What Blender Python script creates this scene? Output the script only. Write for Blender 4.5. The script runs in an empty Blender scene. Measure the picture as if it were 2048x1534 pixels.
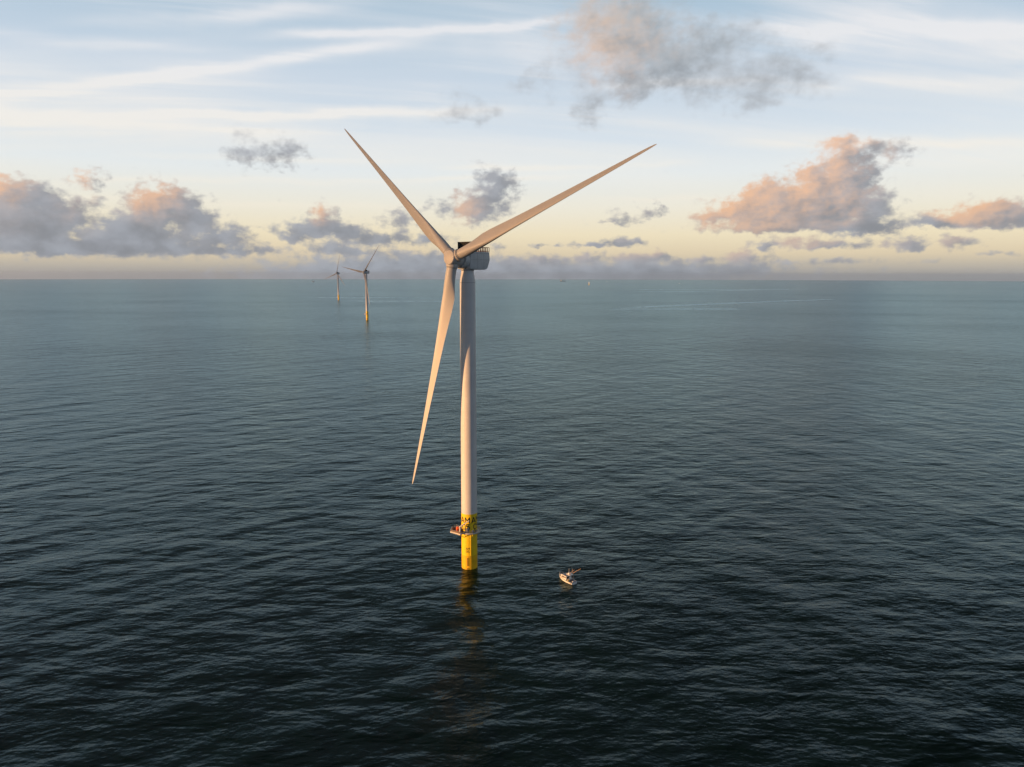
import bpy, bmesh, math, random
from mathutils import Vector, Matrix
PI = math.pi
R = math.radians
random.seed(7)
sc = bpy.context.scene
col = sc.collection

def lin(r, g, b):
    f = lambda v: (v/255/12.92) if v/255 <= .04045 else ((v/255+.055)/1.055)**2.4
    return (f(r), f(g), f(b))

# ---------------------------------------------------------------- camera
CAM_H = 137.0
PITCH, ROLL = R(8.50), R(0.11)
cam = bpy.data.objects.new("camera", bpy.data.cameras.new("camera"))
col.objects.link(cam)
cam.data.sensor_width = 36.0
cam.data.lens = 36.0*1455.0/2048.0
cam.data.clip_start, cam.data.clip_end = 1.0, 200000.0
fwd = Vector((0, math.cos(PITCH), -math.sin(PITCH)))
rgt = Vector((1, 0, 0)); upv = rgt.cross(fwd)
rg2 = rgt*math.cos(ROLL)+upv*math.sin(ROLL); up2 = upv*math.cos(ROLL)-rgt*math.sin(ROLL)
cam.matrix_world = Matrix(((rg2.x, up2.x, -fwd.x, 0), (rg2.y, up2.y, -fwd.y, 0), (rg2.z, up2.z, -fwd.z, CAM_H), (0, 0, 0, 1)))
sc.camera = cam

# ---------------------------------------------------------------- view
sc.view_settings.view_transform = 'Standard'
sc.view_settings.look = 'None'
sc.view_settings.exposure = 0.4
sc.view_settings.gamma = 1.0
sc.view_settings.use_curve_mapping = False
sc.cycles.max_bounces = 6
sc.cycles.diffuse_bounces = 2
sc.cycles.glossy_bounces = 3
sc.cycles.volume_bounces = 0

# ---------------------------------------------------------------- sun
SUN_B, SUN_E = R(21.0), R(5.5)          # low sun to the left, a little on the camera's side
to_sun = Vector((-math.cos(SUN_B)*math.cos(SUN_E), -math.sin(SUN_B)*math.cos(SUN_E), math.sin(SUN_E)))
sun = bpy.data.objects.new("sun", bpy.data.lights.new("sun", 'SUN'))
col.objects.link(sun)
sun.data.energy = 5.0
sun.data.angle = R(0.5)
sun.data.color = (1.0, .52, .215)
sun.rotation_euler = to_sun.to_track_quat('Z', 'Y').to_euler()

# ---------------------------------------------------------------- world: sky, cirrus and cumulus
world = bpy.data.worlds.new("World"); sc.world = world
world.use_nodes = True
world.cycles.sampling_method = 'MANUAL'; world.cycles.sample_map_resolution = 256
NT = world.node_tree; NT.nodes.clear()
STR = 0.1                                # Background strength; colours below are divided by it

class G:
    """small node-building helper"""
    def __init__(s, nt): s.nt = nt
    def n(s, t, **k):
        o = s.nt.nodes.new(t)
        for a, v in k.items(): setattr(o, a, v)
        return o
    def put(s, sock, v):
        if isinstance(v, bpy.types.NodeSocket): s.nt.links.new(v, sock)
        elif v is not None: sock.default_value = v
    def m(s, op, a, b=None, c=None, clamp=False):
        o = s.n('ShaderNodeMath', operation=op, use_clamp=clamp)
        for i, v in enumerate((a, b, c)): s.put(o.inputs[i], v)
        return o.outputs[0]
    def v(s, op, a, b=None, c=None, scale=None):
        o = s.n('ShaderNodeVectorMath', operation=op)
        for i, x in enumerate((a, b, c)): s.put(o.inputs[i], x)
        if scale is not None: s.put(o.inputs[3], scale)
        return o.outputs[1] if op in ('DOT_PRODUCT', 'LENGTH') else o.outputs[0]
    def xyz(s, x, y, z=0.0):
        o = s.n('ShaderNodeCombineXYZ')
        for i, q in enumerate((x, y, z)): s.put(o.inputs[i], q)
        return o.outputs[0]
    def noise(s, vec, scale, detail=2.0, rough=.5, lac=2.0, dist=0.0, out=0):
        o = s.n('ShaderNodeTexNoise')
        s.put(o.inputs['Vector'], vec)
        for k, q in (('Scale', scale), ('Detail', detail), ('Roughness', rough), ('Lacunarity', lac), ('Distortion', dist)):
            s.put(o.inputs[k], q)
        return o.outputs[out]
    def mix(s, f, a, b, blend='MIX'):
        o = s.n('ShaderNodeMix', data_type='RGBA', blend_type=blend)
        s.put(o.inputs[0], f)
        for i, q in ((6, a), (7, b)):
            s.put(o.inputs[i], (*q, 1) if isinstance(q, tuple) and len(q) == 3 else q)
        return o.outputs[2]
    def smooth(s, x, lo, hi, a=0.0, b=1.0):
        o = s.n('ShaderNodeMapRange', interpolation_type='SMOOTHSTEP')
        for i, q in enumerate((x, lo, hi, a, b)): s.put(o.inputs[i], q)
        return o.outputs[0]
    def rng(s, x, lo, hi, a=0.0, b=1.0):
        o = s.n('ShaderNodeMapRange')
        for i, q in enumerate((x, lo, hi, a, b)): s.put(o.inputs[i], q)
        return o.outputs[0]
    def ramp(s, x, stops):
        o = s.n('ShaderNodeValToRGB'); s.put(o.inputs[0], x)
        e = o.color_ramp.elements
        while len(e) < len(stops): e.new(.5)
        for el, (p, c) in zip(e, stops): el.position = p; el.color = (*c, 1)
        return o.outputs[0]

g = G(NT)
dirv = g.n('ShaderNodeTexCoord').outputs['Generated']
sep = g.n('ShaderNodeSeparateXYZ'); g.put(sep.inputs[0], dirv)
AZ = g.m('MULTIPLY', g.m('ARCTAN2', sep.outputs[0], sep.outputs[1]), 180/PI)
EL = g.m('MULTIPLY', g.m('ARCSINE', sep.outputs[2]), 180/PI)

nish = g.n('ShaderNodeTexSky', sky_type='NISHITA')
nish.sun_disc = False
nish.sun_elevation = SUN_E
nish.sun_rotation = math.atan2(to_sun.x, to_sun.y) % (2*PI)
nish.altitude = 100; nish.air_density = 1.0; nish.dust_density = 1.5; nish.ozone_density = 1.5

EXPO = .4                                # the photograph's exposure
SKY = [(-4, (128, 130, 134)), (-.4, (166, 165, 166)), (.5, (190, 183, 172)), (1.6, (230, 213, 182)), (3.0, (244, 230, 198)), (5.0, (243, 238, 222)),
       (7.5, (235, 240, 241)), (10, (221, 231, 240)), (14, (200, 216, 232)), (19, (172, 198, 218)), (22, (124, 152, 168)), (26, (46, 74, 80)), (34, (10, 28, 26)),
       (48, (3, 12, 8)), (90, (12, 24, 24))]
base = g.ramp(g.rng(EL, -4, 90), [((e+4)/94, lin(*c)) for e, c in SKY])
base = g.mix(.06, base, g.v('SCALE', nish.outputs[0], scale=STR))

# cirrus: streaks as wide bands (azimuth range, elevation a+b*az+c*az^2, half width, strength)
planar = g.xyz(g.m('DIVIDE', sep.outputs[0], g.m('ADD', sep.outputs[2], .10)), g.m('DIVIDE', sep.outputs[1], g.m('ADD', sep.outputs[2], .10)))
rot = g.n('ShaderNodeVectorRotate', rotation_type='Z_AXIS'); g.put(rot.inputs['Vector'], planar); rot.inputs['Angle'].default_value = R(-14)
fib = g.noise(g.v('MULTIPLY', rot.outputs[0], (.45, 3.2, 1)), 1.0, 7, .62, dist=.5)
fib2 = g.noise(g.v('MULTIPLY', rot.outputs[0], (.25, 1.2, 1)), 1.0, 4, .55, dist=.8)
wob = g.m('MULTIPLY', g.m('SUBTRACT', g.noise(g.xyz(AZ, EL), .11, 4, .55), .5), 1.6)
CIR = [(-40, -4, 17.28, .085, -.0031, .42, .9), (-40, -16, 15.4, .13, .0, 1.3, .45), (-40, 3, 12.15, .045, -.0007, .34, .9), (-40, -10, 10.6, .02, -.0005, .7, .75),
       (-32, -8, 20.6, .165, 0, .5, .55), (-20, 8, 17.7, .075, 0, .3, .75), (-34, 8, 7.3, .022, -.0006, .22, .5), (-8, 16, 8.0, .01, 0, .22, .45),
       (5, 40, 12.1, -.12, 0, .5, .35), (18, 40, 9.0, -.05, 0, .6, .4), (17, 42, 22.4, -.24, 0, .9, .6), (17, 42, 20.5, -.215, 0, .55, .5), (-34, 3, 5.3, .01, 0, .2, .3), (4, 26, 5.9, -.02, 0, .18, .35),
       (-40, -18, 17.6, .10, 0, .35, .6), (14, 40, 19.4, -.14, 0, .5, .6), (18, 40, 15.2, -.10, 0, .5, .55), (12, 40, 10.4, -.06, 0, .35, .5), (2, 22, 13.2, .03, 0, .3, .5), (-30, -4, 8.7, .03, 0, .25, .4)]
cacc = None
for a0, a1, p0, p1, p2, w, s in CIR:
    line = g.m('MULTIPLY_ADD', AZ, g.m('MULTIPLY_ADD', AZ, p2, p1), p0)
    d = g.m('DIVIDE', g.m('SUBTRACT', g.m('ADD', EL, wob), line), w)
    e = g.m('POWER', .3679, g.m('MULTIPLY', d, d))
    win = g.m('MULTIPLY', g.smooth(AZ, a0, a0+7), g.smooth(AZ, a1, a1-9))
    t = g.m('MULTIPLY', g.m('MULTIPLY', e, win), s)
    cacc = t if cacc is None else g.m('ADD', cacc, t)
cir = g.m('MULTIPLY', cacc, g.smooth(fib, .25, .62, .2, 1.15))
veil = g.m('MULTIPLY', g.smooth(fib2, .38, .75), g.m('MULTIPLY', g.smooth(EL, 3, 10), .65))
thin = g.m('MULTIPLY', g.smooth(fib, .46, .74), g.m('MULTIPLY', g.smooth(EL, 6, 13), g.smooth(g.noise(g.xyz(AZ, EL), .09, 2), .40, .62, .12, .6)))
cir = g.m('ADD', g.m('ADD', cir, veil), thin, clamp=True)
base = g.mix(g.m('MULTIPLY', cir, .8), base, g.ramp(g.rng(EL, 0, 25), [(0, lin(246, 230, 202)), (.3, lin(248, 241, 228)), (.6, lin(242, 240, 240)), (1, lin(230, 231, 238))]))

# cumulus: puffs at (azimuth, elevation, half width, half height, base flatness, density, sunlit share)
PUFFS = [
    (-34.17,3.39,3.43,2.28,1.5,1.00,0.25), (-34.09,5.30,1.49,1.09,1.2,0.95,1.00), (-32.51,4.09,1.94,1.68,1.2,0.84,0.10), (-32.19,2.99,2.61,1.70,1.5,0.84,0.10),
    (-30.58,3.79,1.68,1.26,1.2,0.79,0.45), (-29.41,6.10,1.23,0.76,1.1,0.63,0.95), (-29.06,4.90,0.90,1.00,1.2,0.47,0.40), (-33.91,1.83,5.36,0.93,1.5,0.95,0.10),
    (-30.89,1.64,5.05,0.77,1.5,0.95,0.05), (-25.16,4.24,2.79,1.68,1.2,0.95,0.35), (-24.96,5.02,1.71,1.11,1.2,0.84,1.00), (-26.39,4.52,0.87,1.03,1.2,0.63,1.00),
    (-23.17,3.79,1.73,1.63,1.2,0.89,0.05), (-26.97,2.73,2.90,1.67,1.5,0.95,0.05), (-25.79,1.80,5.92,1.30,1.8,0.95,0.05), (-21.19,2.62,2.18,1.25,1.4,0.79,0.05),
    (-20.23,1.64,3.22,0.68,1.6,0.79,0.05), (-17.83,8.72,2.60,1.29,1.0,0.63,0.00), (-19.87,8.61,1.36,0.98,1.0,0.52,0.00), (-16.15,9.01,1.22,1.10,1.0,0.52,0.00),
    (-14.53,3.21,3.41,1.03,1.5,0.95,0.05), (-14.21,4.01,1.11,1.20,1.2,0.79,0.75), (-12.16,2.87,2.61,0.87,1.4,0.84,0.05), (-16.17,2.60,1.68,0.60,1.4,0.73,0.00),
    (-12.75,1.75,3.91,0.70,1.6,0.84,0.05), (-8.59,4.10,2.22,1.05,1.2,0.63,0.15), (-9.56,2.60,2.44,0.71,1.4,0.79,0.00), (-6.26,2.74,2.03,0.67,1.4,0.79,0.00),
    (-1.52,5.95,2.17,1.74,1.1,0.79,0.10), (-2.94,4.90,2.08,1.58,1.1,0.79,0.65), (-2.28,7.55,1.44,0.86,1.0,0.58,0.05), (-0.56,7.05,1.53,1.03,1.0,0.63,0.00),
    (-5.35,5.18,1.44,0.87,1.1,0.53,0.00), (7.67,4.03,1.61,0.53,1.4,0.63,0.20), (8.42,4.58,0.71,0.70,1.1,0.53,0.20), (10.30,4.34,1.23,0.65,1.2,0.53,0.20),
    (10.91,4.92,0.52,0.60,1.0,0.47,0.20), (6.95,2.24,2.97,0.40,1.6,0.84,0.10), (8.96,2.57,1.42,0.44,1.6,0.84,0.20), (2.07,2.24,0.82,0.27,1.6,0.73,0.00),
    (3.50,2.24,0.55,0.18,1.4,0.53,0.00), (-0.95,2.20,1.14,0.45,1.3,0.53,0.00), (17.01,4.30,3.11,1.27,1.4,0.95,0.90), (19.04,5.38,2.22,1.82,1.2,0.95,1.00),
    (20.12,4.30,3.20,1.66,1.4,1.00,1.00), (23.05,5.08,3.26,2.02,1.3,1.00,0.90), (24.22,6.88,1.87,2.05,1.1,0.95,1.00), (21.82,6.66,1.32,1.21,1.1,0.89,0.70),
    (22.04,5.63,1.75,1.62,1.1,0.95,0.90), (23.49,8.41,1.85,1.05,1.0,0.69,0.90), (25.04,8.74,2.03,0.75,1.0,0.63,0.70), (26.97,8.19,1.49,0.93,1.0,0.52,0.30),
    (15.05,4.34,1.19,0.68,1.2,0.58,0.40), (13.98,4.07,0.60,0.52,1.0,0.42,0.20), (21.18,3.40,5.92,0.75,2.0,1.00,0.50), (25.64,4.48,2.03,1.79,1.1,0.79,0.10),
    (25.25,3.20,2.79,0.73,1.8,0.95,0.00), (32.16,3.59,2.93,1.05,1.8,1.00,0.80), (32.94,4.03,1.92,0.93,1.2,0.84,0.80), (29.49,3.29,1.79,0.54,1.6,0.84,0.05),
    (34.56,3.65,1.54,1.17,1.6,0.95,0.25), (22.58,2.15,4.28,0.58,1.5,0.79,0.50), (19.03,2.12,1.06,0.51,1.4,0.73,0.10), (28.11,1.99,1.71,0.67,1.5,0.84,0.30),
    (31.18,1.94,1.54,0.58,1.4,0.73,0.40), (33.44,1.33,1.43,0.23,1.4,0.63,0.10), (22.65,0.95,5.84,0.33,1.3,0.53,0.20), (29.53,0.91,0.76,0.28,1.2,0.42,0.20),
    (2.54,1.06,3.20,0.50,1.3,0.73,0.35), (6.02,1.22,1.81,0.45,1.3,0.73,0.35), (9.82,1.21,2.67,0.53,1.3,0.73,0.45), (11.39,1.51,1.06,0.53,1.3,0.73,0.50),
    (14.64,1.20,1.29,0.39,1.3,0.73,0.35), (17.50,1.26,2.00,0.65,1.3,0.79,0.55), (8.33,0.38,14.53,0.90,0.7,0.89,0.12), (17.89,0.57,2.91,0.60,1.0,0.53,0.15),
    (4.88,-0.08,16.85,0.72,0.6,0.84,0.00), (-10.19,-0.11,13.15,0.81,0.6,0.89,0.00), (-0.17,0.94,2.75,0.63,1.0,0.63,0.20), (-8.66,0.54,10.65,1.16,0.7,0.95,0.05),
    (-6.74,1.42,5.40,0.63,1.0,0.63,0.10), (7.73,17.59,4.74,3.42,1.0,0.86,1.00), (10.15,15.26,5.49,2.82,1.0,0.71,0.35), (13.71,15.40,5.09,2.78,1.0,0.63,0.00),
    (9.83,13.96,4.74,1.73,1.0,0.57,0.00), (19.25,14.05,3.62,2.39,1.0,0.63,0.00), (2.43,13.97,3.79,1.66,1.0,0.41,0.00), (5.52,12.13,1.62,1.49,1.0,0.60,0.00),
    (-3.58,11.90,2.40,1.10,1.0,0.57,0.00), (16.60,12.96,4.49,1.61,1.0,0.48,0.00),
]
P0 = g.xyz(AZ, EL)
# turbulence is finer towards the horizon, where the clouds are farther off
far = g.m('ADD', g.m('MULTIPLY', g.m('MAXIMUM', EL, 0.0), .07), .20)
wa = g.v('SUBTRACT', g.noise(g.v('MULTIPLY', P0, (.8, 1.1, 1)), .6, 2, .5, out=1), (.5, .5, .5))
wb = g.v('SUBTRACT', g.noise(g.v('MULTIPLY', P0, (.9, 1.2, 1)), 1.6, 5, .6, out=1), (.5, .5, .5))
warp = g.v('MULTIPLY_ADD', g.v('SCALE', wa, scale=3.4), (1, .8, 0), g.v('MULTIPLY', g.v('SCALE', wb, scale=2.2), (1, .8, 0)))
PW = g.v('ADD', P0, g.v('SCALE', warp, scale=far))
lumpP = g.v('ADD', g.v('MULTIPLY', P0, (1, 1.35, 1)), g.v('SCALE', wb, scale=.25))
lump = g.noise(lumpP, 1.0, 6, .56)
lump2 = g.noise(g.v('ADD', lumpP, (-.26, .22, 0)), 1.0, 3, .5)
high = g.smooth(EL, 7.0, 12.5)              # the nearest, highest clouds show broader, softer wisps
lumpH = g.noise(lumpP, .42, 6, .55)
rag = g.m('MULTIPLY', g.m('SUBTRACT', g.m('ADD', g.m('MULTIPLY', lump, g.m('SUBTRACT', 1.0, high)), g.m('MULTIPLY', lumpH, high)), .5), g.m('MULTIPLY_ADD', high, -.4, 1.5))
lumpS = g.m('MULTIPLY', g.m('SUBTRACT', g.noise(lumpP, .6, 4, .5), .5), 2.0)
relief = g.m('MULTIPLY', g.m('SUBTRACT', lump, lump2), .8)
shade0 = g.ramp(g.rng(EL, 0, 18), [(0, lin(152, 158, 168)), (.15, lin(141, 147, 158)), (.45, lin(150, 155, 164)), (1, lin(158, 166, 172))])
litc = g.ramp(g.rng(EL, 0, 18), [(0, lin(216, 190, 172)), (.25, lin(236, 188, 152)), (.6, lin(236, 194, 166)), (1, lin(212, 186, 166))])
top_fade = g.smooth(EL, 20, 16, .75, .93)
# sky behind the camera dimmed and tinted blue to cut fill on the turbine
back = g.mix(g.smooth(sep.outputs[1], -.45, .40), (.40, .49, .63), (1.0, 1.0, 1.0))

def bg_out(colour):
    bg = g.n('ShaderNodeBackground'); bg.inputs[1].default_value = STR
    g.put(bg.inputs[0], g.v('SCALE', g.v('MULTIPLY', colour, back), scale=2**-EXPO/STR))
    return bg.outputs[0]

def puff_group(puffs, k):
    """node group: sums the puffs' density, sunlit share and slope at a (warped) sky position"""
    t = bpy.data.node_groups.new('cloud_puffs', 'ShaderNodeTree')
    t.interface.new_socket('Position', in_out='INPUT', socket_type='NodeSocketVector')
    for o in ('Density', 'Slope'): t.interface.new_socket(o, in_out='OUTPUT', socket_type='NodeSocketVector')
    q_ = G(t); P = q_.n('NodeGroupInput').outputs[0]
    acc, grad = (0, 0, 0), (0, 0, 0); u = 1+2e-5*k          # (u keeps the slices' nodes apart when the renderer merges equal ones)
    for a, e, w, h, kk, s, wm in puffs:
        q = q_.v('MULTIPLY_ADD', P, (u/w, u/h, 0), (-a*u/w, -e*u/h, 0))
        q = q_.v('MINIMUM', q, q_.v('MULTIPLY', q, (1, kk, 0))) if kk > 1.01 else q
        ex = q_.m('POWER', .0907, q_.v('DOT_PRODUCT', q, q))
        acc = q_.v('ADD', q_.v('SCALE', (s**2.4, s**2.4*wm, 0), scale=ex), acc)
        grad = q_.v('MULTIPLY_ADD', q_.v('SCALE', q, scale=ex), (s, s, 0), grad)
    out = q_.n('NodeGroupOutput'); q_.put(out.inputs[0], acc); q_.put(out.inputs[1], grad)
    return t

NSL = [0]
def cloudy(puffs):
    """the sky with these puffs in front of it"""
    if not puffs: return bg_out(base)
    NSL[0] += 1
    gn = g.n('ShaderNodeGroup'); gn.node_tree = puff_group(puffs, NSL[0]); g.put(gn.inputs[0], PW)
    acc, grad = gn.outputs[0], gn.outputs[1]
    sa = g.n('ShaderNodeSeparateXYZ'); g.put(sa.inputs[0], acc)
    MS, WM = sa.outputs[0], sa.outputs[1]
    warm = g.m('DIVIDE', WM, g.m('ADD', MS, .02))
    M = g.m('POWER', MS, 1/2.4)
    D = g.m('ADD', M, rag)
    alpha = g.smooth(D, g.m('MULTIPLY_ADD', high, -.06, .22), g.m('MULTIPLY_ADD', high, .22, .78))
    # light from the left and a little from above: the puffs' own slopes turned that way, plus the lumps
    tilt = g.m('DIVIDE', g.v('DOT_PRODUCT', grad, (-.85, .42, 0)), g.m('ADD', MS, .06))
    lit = g.smooth(g.m('ADD', g.m('ADD', tilt, relief), g.m('MULTIPLY', lumpS, .35)), -.6, .75)
    lit = g.m('MULTIPLY', lit, g.smooth(warm, .02, .85))
    edge = g.m('MULTIPLY', g.m('SUBTRACT', 1.0, g.smooth(M, .3, 1.0)), .35)
    model = g.smooth(g.m('ADD', g.m('MULTIPLY', tilt, .45), lumpS), -.55, .55)
    shade = g.mix(edge, g.v('SCALE', shade0, scale=g.m('MULTIPLY_ADD', model, .42, .82)), lin(200, 194, 192))
    return bg_out(g.mix(g.m('MULTIPLY', alpha, top_fade), base, g.mix(lit, shade, litc)))

# only the puffs near a direction matter there, so the sky is split into azimuth slices
def slices(lo, hi, step):
    if hi-lo <= step+.01:
        return cloudy([p for p in PUFFS if p[0]-2.5*p[2]-1.8 < hi and p[0]+2.5*p[2]+1.8 > lo])
    mid = lo+step*round((hi-lo)/step/2)
    mx = g.n('ShaderNodeMixShader')
    g.put(mx.inputs[0], g.m('GREATER_THAN', AZ, mid))
    g.put(mx.inputs[1], slices(lo, mid, step)); g.put(mx.inputs[2], slices(mid, hi, step))
    return mx.outputs[0]
inside = g.m('MULTIPLY', g.m('COMPARE', AZ, 0.0, 48.0), g.m('COMPARE', EL, 10.0, 12.5))
mx = g.n('ShaderNodeMixShader')
g.put(mx.inputs[0], inside); g.put(mx.inputs[1], bg_out(base)); g.put(mx.inputs[2], slices(-48.0, 48.0, 6.0))
g.put(g.n('ShaderNodeOutputWorld').inputs[0], mx.outputs[0])

# ---------------------------------------------------------------- helpers for things
def mat(name, color, rough=.5, metal=0.0, spec=.5, var=.12, vscale=.6, bump=0.0, stain=None, coat=0.0):
    m = bpy.data.materials.new(name); m.use_nodes = True
    n = m.node_tree; n.nodes.clear(); q = G(n)
    b = q.n('ShaderNodeBsdfPrincipled')
    pos = q.n('ShaderNodeTexCoord').outputs['Object']
    nz = q.noise(pos, vscale, 5, .6)
    c = q.mix(q.smooth(nz, .3, .7), tuple(v*(1-var) for v in color), tuple(min(1, v*(1+var)) for v in color))
    if stain:                              # vertical weather streaks
        st = q.noise(q.v('MULTIPLY', pos, (1.4, 1.4, .06)), 1.0, 6, .65)
        c = q.mix(q.smooth(st, .52, .8, 0, stain[1]), c, stain[0])
    q.put(b.inputs['Base Color'], c)
    q.put(b.inputs['Roughness'], q.rng(nz, .2, .8, rough*.85, min(1, rough*1.15)))
    b.inputs['Metallic'].default_value = metal
    b.inputs['Specular IOR Level'].default_value = spec
    b.inputs['Coat Weight'].default_value = coat
    if bump:
        bp = q.n('ShaderNodeBump'); bp.inputs['Strength'].default_value = bump; bp.inputs['Distance'].default_value = .05
        q.put(bp.inputs['Height'], q.noise(pos, vscale*8, 4, .5)); q.put(b.inputs['Normal'], bp.outputs[0])
    q.put(q.n('ShaderNodeOutputMaterial').inputs[0], b.outputs[0])
    return m

M_TOWER = mat('pale_grey_paint', (.66, .65, .65), .5, var=.05, vscale=.15, stain=((.36, .34, .31), .35))
M_BLADE = mat('blade_gelcoat', (.50, .49, .48), .52, var=.04, vscale=.1, stain=((.42, .40, .37), .25))
M_NAC = mat('nacelle_grey', (.54, .56, .58), .45, var=.06, vscale=.3, stain=((.24, .24, .24), .3))
M_YEL = mat('signal_yellow_paint', (.90, .63, .012), .45, var=.05, vscale=.3, stain=((.55, .33, .02), .35))
M_YEL2 = mat('splash_zone_yellow_paint', (.84, .49, .006), .5, var=.1, vscale=.4, stain=((.42, .24, .03), .6))
M_BLACK = mat('black_lettering', (.012, .012, .016), .5)
M_DARK = mat('dark_louvre_metal', (.007, .008, .010), .8, var=.3, vscale=2)
M_STEEL = mat('galvanised_steel', (.42, .41, .40), .45, metal=.3, var=.2, vscale=2)
M_SEAM = mat('grey_seam', (.34, .35, .36), .6)
M_TRIM2 = mat('dark_cooler_frame', (.05, .045, .04), .7)
M_RED = mat('red_painted_rail', (.50, .10, .05), .5)
M_CRANE = mat('pale_crane_paint', (.80, .78, .72), .45)
M_ORANGE = mat('orange_cover', (.85, .12, .015), .6, var=.15, vscale=2)
M_RUST = mat('rusty_brown_steel', (.16, .085, .05), .7, var=.3, vscale=3)
M_CAB = mat('grey_cabinet_paint', (.24, .25, .27), .5)
M_WHITE = mat('white_boat_gelcoat', (.84, .83, .80), .25, var=.04, coat=.4)
M_DECK = mat('grey_boat_deck', (.17, .21, .28), .55, var=.08, vscale=2)
M_TRIM = mat('dark_rub_strake', (.03, .03, .04), .5)
M_GLASS = mat('dark_cabin_glass', (.008, .010, .014), .08, var=.2)
M_CHROME = mat('stainless_tube', (.62, .62, .62), .25, metal=.9)
M_ROD = mat('varnished_outrigger', (.55, .32, .14), .4)
M_YFOUL = mat('yellow_locker', (.62, .50, .16), .5)
M_FARSHIP = mat('pale_ship_paint', (.62, .58, .52), .5)
M_FARHULL = mat('dark_ship_hull', (.04, .045, .06), .5)

def link(name, me, parent=None, m=None, M4=None, smooth=True, sharp=None):
    o = bpy.data.objects.new(name, me); col.objects.link(o)
    if m: me.materials.append(m)
    if parent is not None: o.parent = parent
    if M4 is not None: o.matrix_basis = M4
    if smooth:
        me.polygons.foreach_set('use_smooth', [True]*len(me.polygons))
        me.set_sharp_from_angle(angle=R(sharp or 35))
    return o

def build(name, fn, m, parent=None, M4=None, smooth=True, sharp=None):
    bm = bmesh.new(); fn(bm)
    bmesh.ops.recalc_face_normals(bm, faces=bm.faces)
    me = bpy.data.meshes.new(name); bm.to_mesh(me); bm.free()
    return link(name, me, parent, m, M4, smooth, sharp)

def thing(name, label, cat, loc, rz=0.0, group=None):
    o = bpy.data.objects.new(name, None); col.objects.link(o)
    o.empty_display_size = .5
    o.location = loc; o.rotation_euler = (0, 0, rz)
    o['label'] = label; o['category'] = cat
    if group: o['group'] = group
    return o

def lathe(bm, prof, n=64, cap0=True, cap1=True):
    """profile [(z, r)] turned about Z"""
    rings = []
    for z, r in prof:
        rings.append([bm.verts.new((r*math.cos(2*PI*i/n), r*math.sin(2*PI*i/n), z)) for i in range(n)] if r > 1e-5 else [bm.verts.new((0, 0, z))])
    for A, B in zip(rings, rings[1:]):
        for i in range(n):
            j = (i+1) % n
            if len(A) == 1: bm.faces.new((A[0], B[i], B[j]))
            elif len(B) == 1: bm.faces.new((A[i], A[j], B[0]))
            else: bm.faces.new((A[i], A[j], B[j], B[i]))
    if cap0 and len(rings[0]) > 1: bm.faces.new(rings[0][::-1])
    if cap1 and len(rings[-1]) > 1: bm.faces.new(rings[-1])

def box(bm, x0, x1, y0, y1, z0, z1, M4=None, bev=0.0, seg=2):
    vs = bmesh.ops.create_cube(bm, size=1.0)['verts']
    for v in vs:
        v.co = Vector(((x0+x1)/2+v.co.x*(x1-x0), (y0+y1)/2+v.co.y*(y1-y0), (z0+z1)/2+v.co.z*(z1-z0)))
    if bev:
        es = list({e for v in vs for e in v.link_edges})
        r = bmesh.ops.bevel(bm, geom=es, offset=bev, segments=seg, affect='EDGES', profile=.5)
        vs = list({v for f in r['faces'] for v in f.verts} | {v for v in vs if v.is_valid})
    if M4 is not None: bmesh.ops.transform(bm, matrix=M4, verts=vs)

def tube(bm, pts, r, n=8, r1=None):
    """round bar along a polyline, optionally tapering to r1"""
    pts = [Vector(p) for p in pts]; rings = []
    for i, p in enumerate(pts):
        d = (pts[min(i+1, len(pts)-1)]-pts[max(i-1, 0)]).normalized()
        a = d.orthogonal().normalized() if i == 0 else (a-d*a.dot(d)).normalized()
        b = d.cross(a)
        rr = r if r1 is None else r+(r1-r)*i/(len(pts)-1)
        rings.append([bm.verts.new(p+(a*math.cos(2*PI*k/n)+b*math.sin(2*PI*k/n))*rr) for k in range(n)])
    for A, B in zip(rings, rings[1:]):
        for k in range(n): bm.faces.new((A[k], A[(k+1) % n], B[(k+1) % n], B[k]))
    bm.faces.new(rings[0][::-1]); bm.faces.new(rings[-1])

def arc(rad, z, a0, a1, n):
    return [(rad*math.cos(a0+(a1-a0)*i/n), rad*math.sin(a0+(a1-a0)*i/n), z) for i in range(n+1)]

# ---------------------------------------------------------------- sea
RE = 7.43e6                              # earth radius with refraction: gives the horizon its dip
def drop(x, y): return -(x*x+y*y)/(2*RE)
def sea_mesh():
    rs = [0.0]+[40*i for i in range(1, 6)]
    r = 220.0
    while r < 62000: rs.append(r); r *= 1.03
    na = 360; verts = [(0, 0, 0)]; faces = []
    for r in rs[1:]:
        for i in range(na):
            a = 2*PI*i/na; verts.append((r*math.cos(a), r*math.sin(a), -r*r/(2*RE)))
    for i in range(na): faces.append((0, 1+i, 1+(i+1) % na))
    for k in range(len(rs)-2):
        o = 1+k*na
        for i in range(na):
            j = (i+1) % na; faces.append((o+i, o+na+i, o+na+j, o+j))
    me = bpy.data.meshes.new('sea'); me.from_pydata(verts, [], faces); me.update()
    return me

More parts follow.
